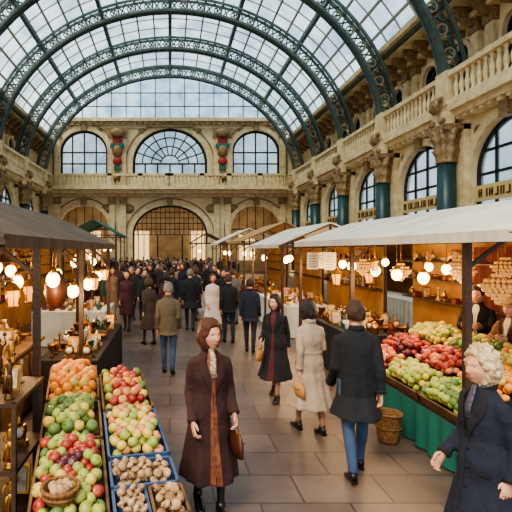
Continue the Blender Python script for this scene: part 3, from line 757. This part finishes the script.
for x,y,z in ((3.05,7.55,1.98),(3.15,6.9,1.93),(3.2,6.35,1.90),(3.35,5.95,1.88),(3.3,8.6,1.98),(3.1,9.6,2.0),(4.4,9.2,2.0),(4.6,8.0,1.95),(4.3,7.0,1.95)): pendant(x,y,z,2.42,.07,20)
for x,y,z in ((3.1,12,2.0),(3.6,13.5,2.0),(3.1,14.8,2.0),(3.2,17.5,2.1),(3.2,19.3,2.1),(3,22.5,2.1),(3,24.6,2.1),(1.8,27.5,2.2)): pendant(x,y,z,2.45,.09,36)
for x,y,z in ((-1.25,7.8,1.8),(-1.2,6.6,1.75),(-1.25,5.8,1.72),(-1.3,5.0,1.92),(-1.9,5.6,1.85),(-2.1,4.8,1.9),(-2.3,6.5,1.95),(-1.9,7.6,1.85)): pendant(x,y,z,2.4,.075,22)
for x,y,z in ((-2.3,10.8,1.95),(-2.5,12.0,1.9),(-2.3,13.5,1.9),(-3.3,16,2.0),(-3.3,18.5,2.0),(-3.2,22,2.3),(-3.2,24,2.3),(-7.4,22,2.1),(-7.4,27,2.1)): pendant(x,y,z,2.45,.09,36)
pendant(-1.72,4.45,2.08,2.4,.06,26,1)
for a in ((-1.22,7.2,1.62,2.3,1.0),(-1.22,8.4,1.7,2.3,1.0),(-1.75,5.0,1.62,2.4,1.0),(3.0,8.1,1.62,2.35,1.1),(3.9,8.8,1.6,2.4,1.1),(-1.42,4.6,1.72,2.35,.9),(3.0,6.6,1.95,2.35,.7)): lantern(*a)
for x in (-8,-3,3,8): lamp_or_fill(x,43.5,4.5,110,(1,.82,.6),r=.3)
g=G(); g.M=Matrix.Translation((-1.38,5.45,1.54))
g.lathe([(.03,0),(.07,.02),(.12,.1),(.14,.2),(.135,.28),(.11,.36),(.07,.42),(.05,.44),(.06,.46)],(0,0,0),32,0,1,lambda a,t:1+.03*math.cos(14*a)); g.tube([(0,0,.45),(0,0,.84)],.006,6,1)
g.obj('ribbed_lantern',[mat('amber_lantern',(84,44,28),.45,c2=(60,32,20),ns=6),BRASS])
def chand(x,y,z,sc=1):
    g=G(); g.M=Matrix.Translation((x,y,z))@Matrix.Scale(sc,4)
    g.tube([(0,0,.1),(0,0,(2.42-z)/sc)],.006,6,0)
    for r,zz,n in ((.05,.12,8),(.12,.06,14),(.17,0,20),(.14,-.05,16),(.1,-.1,12),(.05,-.14,7),(.02,-.18,3)):
        for k in range(n): g.sph((r*math.cos(2*PI*k/n),r*math.sin(2*PI*k/n),zz),.022,1,8,6)
    for k in range(8):
        a=2*PI*k/8; g.tube([(0,0,.14),(.08*math.cos(a),.08*math.sin(a),.1),(.17*math.cos(a),.17*math.sin(a),.0)],.006,6,0)
    g.obj('beaded_chandelier',[BRASS,mat('amber_beads',(226,190,130),.15,coat=.5,em=(230,160,80),es=.35)])
chand(3.72,5.1,1.84,1.0); chand(3.55,5.45,2.08,.8); chand(3.95,5.3,2.05,.8); chand(4.1,6.3,1.95,.9); chand(3.9,7.6,1.9,.9); chand(3.6,8.4,1.95,.9)
for x,y in ((2.95,9.3),(3.3,9.9),(3.2,9.0)):
    g=G(); g.box(x-.12,x+.12,y-.006,y+.006,1.85,2.2,0); g.tube([(x-.1,y,2.2),(x-.1,y,2.4)],.003,5,1); g.tube([(x+.1,y,2.2),(x+.1,y,2.4)],.003,5,1)
    for k in range(5): g.box(x-.08,x+.06,y-.009,y-.005,1.9+.055*k,1.912+.055*k,1)
    g.obj('hanging_price_sign',[WHITEC,DARKF])
FC={'red':mat('red_apple',(142,34,36),.4,c2=(176,70,50),ns=9,coat=.1),'green':mat('green_apple',(140,152,66),.45,c2=(168,176,84),ns=9,coat=.1),'yellow':mat('yellow_pear',(214,178,78),.5,c2=(204,186,96),ns=9),
 'orange':mat('orange_fruit',(226,134,46),.5,c2=(236,156,66),ns=9,bump=.2,bs=200),'lime':mat('deep_green_fruit',(84,110,54),.5,c2=(110,134,68),ns=9),'pink':mat('blush_peach',(200,108,84),.5,c2=(220,156,104),ns=9),'fig':mat('cream_mushroom',(196,164,124),.6,c2=(130,90,58),ns=18),'plum':mat('dark_plum',(84,34,48),.4)}
FK=list(FC.keys()); FM=[FC[k] for k in FK]+[WOODL,DARKF,mat('blue_crate',(66,88,122),.5),WICK]
nF=len(FK)
def apple(x,y,z):
    r=math.sqrt(x*x+y*y); k=1-.22*math.exp(-(r/.35)**2) if z>0 else 1-.14*math.exp(-(r/.3)**2)
    return (x*(1+.04*z),y*(1+.04*z),z*k*.94)
def fruitcrate(name,M,w,l,pal,rf,hh=.1,side=nF,heap=.06,seed=0):
    rd=random.Random(seed); g=G(); g.M=M
    g.box(0,w,0,l,-.02,0,side)
    for a in ((0,.02,0,l),(w-.02,w,0,l),(0,w,0,.02),(0,w,l-.02,l)): g.box(*a,0,hh,side)
    sp=rf*1.85; ny=int((l-.03)/(sp*.9)); nx=int((w-.03)/sp)
    for layer in range(2):
        for j in range(ny):
            for i in range(nx):
                u=.025+rf+ (i+.5*((j+layer)%2))*sp*.97; v=.02+rf+j*sp*.88
                if u>w-.02-rf*.6 or v>l-.015-rf*.5: continue
                e=min(u/w,1-u/w)*min(v/l,1-v/l)*16
                if layer and rd.random()<.15: continue
                z=rf*.75+layer*rf*1.25+heap*min(1,e)+rd.uniform(-.01,.01)+hh-rf*1.4
                p=pal(u/w,v/l,rd) if callable(pal) else rd.choice(pal)
                mi=FK.index(p); M0=g.M; r=rf*rd.uniform(.86,1.08)
                g.M=M0@Matrix.Translation((u+rd.uniform(-.01,.01),v+rd.uniform(-.01,.01),z))@Matrix.Rotation(rd.uniform(-1,1),4,'X')@Matrix.Rotation(rd.uniform(-1,1),4,'Y')
                if p=='fig':
                    g.sph((0,0,0),(r,r,r*.55),mi,10,6); g.tube([(0,0,0),(0,0,-r*.9)],r*.3,6,mi)
                else:
                    g.sph((0,0,0),r,mi,12,9,fn=apple)
                    if p!='orange': g.tube([(0,0,r*.7),(.003,0,r*1.05)],.0025,5,nF+1)
                g.M=M0
    return g.obj(name,FM)
th=math.atan2(.5,2.5)
L0=Matrix.Translation((.14,2.78,-.09))@Matrix.Rotation(th,4,'Z')
def LM(u,v,z,tilt,tx=0): return L0@Matrix.Translation((u,v,z))@Matrix.Rotation(tilt,4,'X')@Matrix.Rotation(tx,4,'Y')
t1=.13
# small divided bins of mushrooms at the front
fruitcrate('mushroom_crate',LM(-.48,.03,.62,t1),.235,.30,['fig'],.03,.09,nF+2,seed=1,heap=.015)
fruitcrate('mushroom_crate',LM(-.235,.03,.62,t1),.235,.30,['fig'],.034,.09,nF,seed=31,heap=.015)
fruitcrate('mushroom_crate',LM(-.48,.34,.66,t1),.47,.31,['fig'],.034,.09,nF+2,seed=32,heap=.02)
fruitcrate('apple_crate',LM(-1.0,.02,.62,t1),.5,.92,lambda u,v,r:r.choice(['red','plum','red','green']) if v>.5 and u>.25 else r.choice(['green','lime','green','red','yellow']),.044,.1,nF,seed=2)
fruitcrate('pear_crate',LM(-.48,.68,.70,t1),.47,.72,lambda u,v,r:r.choice(['yellow','yellow','green','pink','green']),.044,.1,nF+2,seed=3)
fruitcrate('mixed_fruit_crate',LM(-.48,1.42,.80,t1),.47,.8,lambda u,v,r:r.choice(['red','pink','orange','red']) if abs(u-.5)<.28 else r.choice(['green','yellow','lime']),.044,.1,nF,seed=4)
fruitcrate('melon_crate',LM(-1.0,.97,.74,t1),.5,.66,['lime','green','lime','green','yellow'],.052,.1,nF,seed=5)
fruitcrate('orange_crate',LM(-1.0,1.66,.84,t1),.5,.8,lambda u,v,r:'orange' if r.random()<.85 else 'yellow',.05,.1,nF,seed=6)
g=G(); g.M=L0
g.add([(-1.02,0,.58),(.02,0,.58),(.02,2.5,.88),(-1.02,2.5,.88),(-1.02,0,.53),(.02,0,.53),(.02,2.5,.83),(-1.02,2.5,.83)],[(0,1,2,3),(7,6,5,4),(0,4,5,1),(1,5,6,2),(2,6,7,3),(3,7,4,0)],0)
for u,v in ((-.98,.05),(-.03,.05),(-.98,2.4),(-.03,2.4),(-.03,1.2),(-.98,1.2)): g.box(u-.03,u+.03,v-.03,v+.03,.09,.54+.12*v,0)
for v in (.05,1.2,2.4): g.box(-1,0,v-.015,v+.015,.25,.31,0)
g.box(-.045,-.015,.05,2.4,.25,.31,0); g.box(-.99,-.01,.06,2.4,.14,.17,0)
cloth(g,[(.015,.02),(.015,2.48)],.11,.57,1,.012,24); cloth(g,[(-1.0,.0),(.015,.0)],.11,.57,1,.012,24)
g.obj('fruit_table',[WOOD,skd])
def basket(name,p,r,h,fr=None):
    g=G(); g.M=Matrix.Translation(p)
    g.lathe([(r*.7,0),(r*.8,h*.1),(r*.9,h*.5),(r,h*.95),(r*1.05,h),(r*1.0,h*1.04),(r*.93,h),(r*.85,h*.5),(r*.7,.03),(0,.03)],(0,0,0),40,0,1,lambda a,t:1+.02*math.cos(20*a+t*40))
    g.tube([(r*1.02*math.cos(a),r*1.02*math.sin(a),h) for a in [2*PI*i/24 for i in range(25)]],.012,8,0,ref=(0,0,1))
    g.tube([(r*.98*math.cos(a),r*.98*math.sin(a),h*.55) for a in [2*PI*i/24 for i in range(25)]],.008,8,0,ref=(0,0,1))
    if fr:
        for k in range(12): g.sph((r*.6*math.cos(k*2.4)*math.sqrt(k/12),r*.6*math.sin(k*2.4)*math.sqrt(k/12),h*.9),.03,1,10,7)
    g.obj(name,[WICK,FC['fig']])
q=L0@Vector((-.80,.14,.80)); basket('fig_basket',tuple(q),.11,.09,True)
basket('wicker_basket',(2.56,5.28,0),.145,.34)
sl=math.atan2(.5,1.2)
def RM(y,v):
    ex=Vector((0,-1,0)); ey=Vector((math.cos(sl),0,math.sin(sl))); ez=ex.cross(ey)
    if ez.z<0: ez=-ez
    return cols(ex,ey,ez,(2.86+v*math.cos(sl),y,.50+v*math.sin(sl)))
cl=[(5.17,.82),(6.05,.86),(6.95,.88)]
pals=[[['green','lime','green'],['orange','orange','yellow'],['yellow','orange']],[['green','green','yellow'],['red','pink','red'],['green','yellow','lime']],[['red','pink'],['red','plum','red'],['yellow','green','green']]]
nm=[['apple_crate','orange_crate','lemon_crate'],['apple_crate','apple_crate','pear_crate'],['peach_crate','plum_crate','pear_crate']]
for a,(y,w) in enumerate(cl):
    for b in range(3):
        fruitcrate(nm[a][b],RM(y,.02+b*.43),w,.42,pals[a][b],.046,.1,nF+1 if b%2 else nF,seed=20+a*3+b,heap=.08)
g=G()
g.add([(2.85,4.32,.46),(4.1,4.32,.98),(4.1,7.0,.98),(2.85,7.0,.46),(2.85,4.32,.0),(4.1,4.32,.0),(4.1,7.0,.0),(2.85,7.0,.0)],[(0,1,2,3),(0,4,5,1),(1,5,6,2),(2,6,7,3)],0)
cloth(g,[(2.83,7.0),(2.83,4.30),(4.1,4.30)],.02,.50,1,.018,20)
g.add([(2.84,4.29,.4),(4.1,4.29,.4),(4.1,4.29,.96),(2.84,4.29,.48)],[(0,1,2,3)],1)
g.obj('fruit_stand',[WOOD,skg])
g=G()
for z in (.2,.62,1.12): g.box(-1.86,-1.13,3.3,4.02,z-.03,z,0)
for x in (-1.84,-1.15):
    for y in (3.32,4.0): g.box(x-.016,x+.016,y-.016,y+.016,0,1.12,0)
g.obj('display_shelf',[WOOD])
def statuette(x,y,z,sc,m):
    g=G(); g.M=Matrix.Translation((x,y,z))@Matrix.Scale(sc,4)
    g.lathe([(.1,0),(.1,.03),(.07,.05),(.08,.09),(.06,.1)],(0,0,0),20,0)
    g.tube([(.02,0,.1),(.03,0,.22),(.02,0,.36),(.0,0,.44)],[.02,.032,.042,.05],10); g.tube([(-.03,.02,.1),(-.035,-.01,.22),(-.02,0,.36),(0,0,.44)],[.02,.03,.042,.05],10)
    g.tube([(0,0,.4),(0,0,.48),(0,0,.58),(0,0,.62),(0,0,.66)],[(.055,.04),(.045,.035),(.065,.042),(.05,.03),(.02,.02)],12)
    g.sph((0,0,.71),(.033,.038,.045),0,14,10)
    g.tube([(.06,0,.61),(.12,-.02,.66),(.1,-.03,.78)],[.02,.016,.012],8); g.tube([(-.06,0,.61),(-.12,-.02,.52),(-.08,-.07,.46)],[.02,.016,.012],8)
    g.sph((.1,-.03,.82),.035,0,12,8); g.tube([(-.09,.02,.1),(-.08,.02,.3),(-.05,.02,.4)],[.05,.04,.03],10)
    g.obj('gilded_statuette',[m])
statuette(-1.2,3.38,.62,.44,BRASS); statuette(-1.22,3.42,1.12,.42,BRONZE); statuette(-1.32,3.75,1.12,.55,BRASS); statuette(-1.2,3.4,.2,.48,BRASS); statuette(-1.36,3.42,.62,.4,BRONZE); statuette(-1.46,3.85,1.12,.5,BRONZE)
trinkets('antique_ornaments',-1.4,-1.15,3.5,3.98,1.12,4,.8,44); trinkets('antique_ornaments',-1.82,-1.16,3.6,3.98,.62,6,1.0,41); trinkets('antique_ornaments',-1.82,-1.16,3.6,3.98,.2,5,1.0,42)
lamp_or_fill(-1.5,3.5,2.1,8)  # added fill light with no fixture, brightens the display shelf under the canopy
g=G(); g.box(-2.9,-1.95,4.5,6.8,.0,.9,0); g.box(-2.95,-1.9,4.45,6.85,.9,.94,1)
for k in range(4): g.box(-1.95,-1.93,4.6+k*.55,5.05+k*.55,.1,.82,1)
g.obj('display_cabinet',[WOOD,WOODL]); trinkets('antique_ornaments',-2.85,-2.0,4.5,6.7,.94,34,1.2,43)

# ---------------- world, light, camera
w=bpy.data.worlds.new('World'); scene.world=w; w.use_nodes=True; nt=w.node_tree; bg=nt.nodes['Background']
tc=nt.nodes.new('ShaderNodeTexCoord'); n=nt.nodes.new('ShaderNodeTexNoise'); n.inputs['Scale'].default_value=2.5; n.inputs['Detail'].default_value=5
r=nt.nodes.new('ShaderNodeValToRGB'); r.color_ramp.elements[0].position=.38; r.color_ramp.elements[1].position=.62
r.color_ramp.elements[0].color=(.54,.67,.80,1); r.color_ramp.elements[1].color=(.94,.96,.98,1)
nt.links.new(tc.outputs['Generated'],n.inputs['Vector']); nt.links.new(n.outputs['Fac'],r.inputs[0]); nt.links.new(r.outputs[0],bg.inputs['Color'])
bg.inputs['Strength'].default_value=2.0
sun=bpy.data.lights.new('sun','SUN'); sun.energy=7.0; sun.angle=.5; sun.color=(1,.84,.62)
so=bpy.data.objects.new('sun',sun); scene.collection.objects.link(so); so.rotation_euler=(R(28),R(-26),0)
cam=bpy.data.cameras.new('camera'); cam.sensor_width=36; cam.lens=450/512*36; cam.shift_x=86/512; cam.shift_y=-6/512; cam.clip_end=300
co=bpy.data.objects.new('camera',cam); scene.collection.objects.link(co); co.location=(0,0,2.25); co.rotation_euler=(PI/2,0,0)
scene.camera=co
try:
    scene.view_settings.view_transform='AgX'; scene.view_settings.look='AgX - Medium High Contrast'
except Exception as e: print(e)
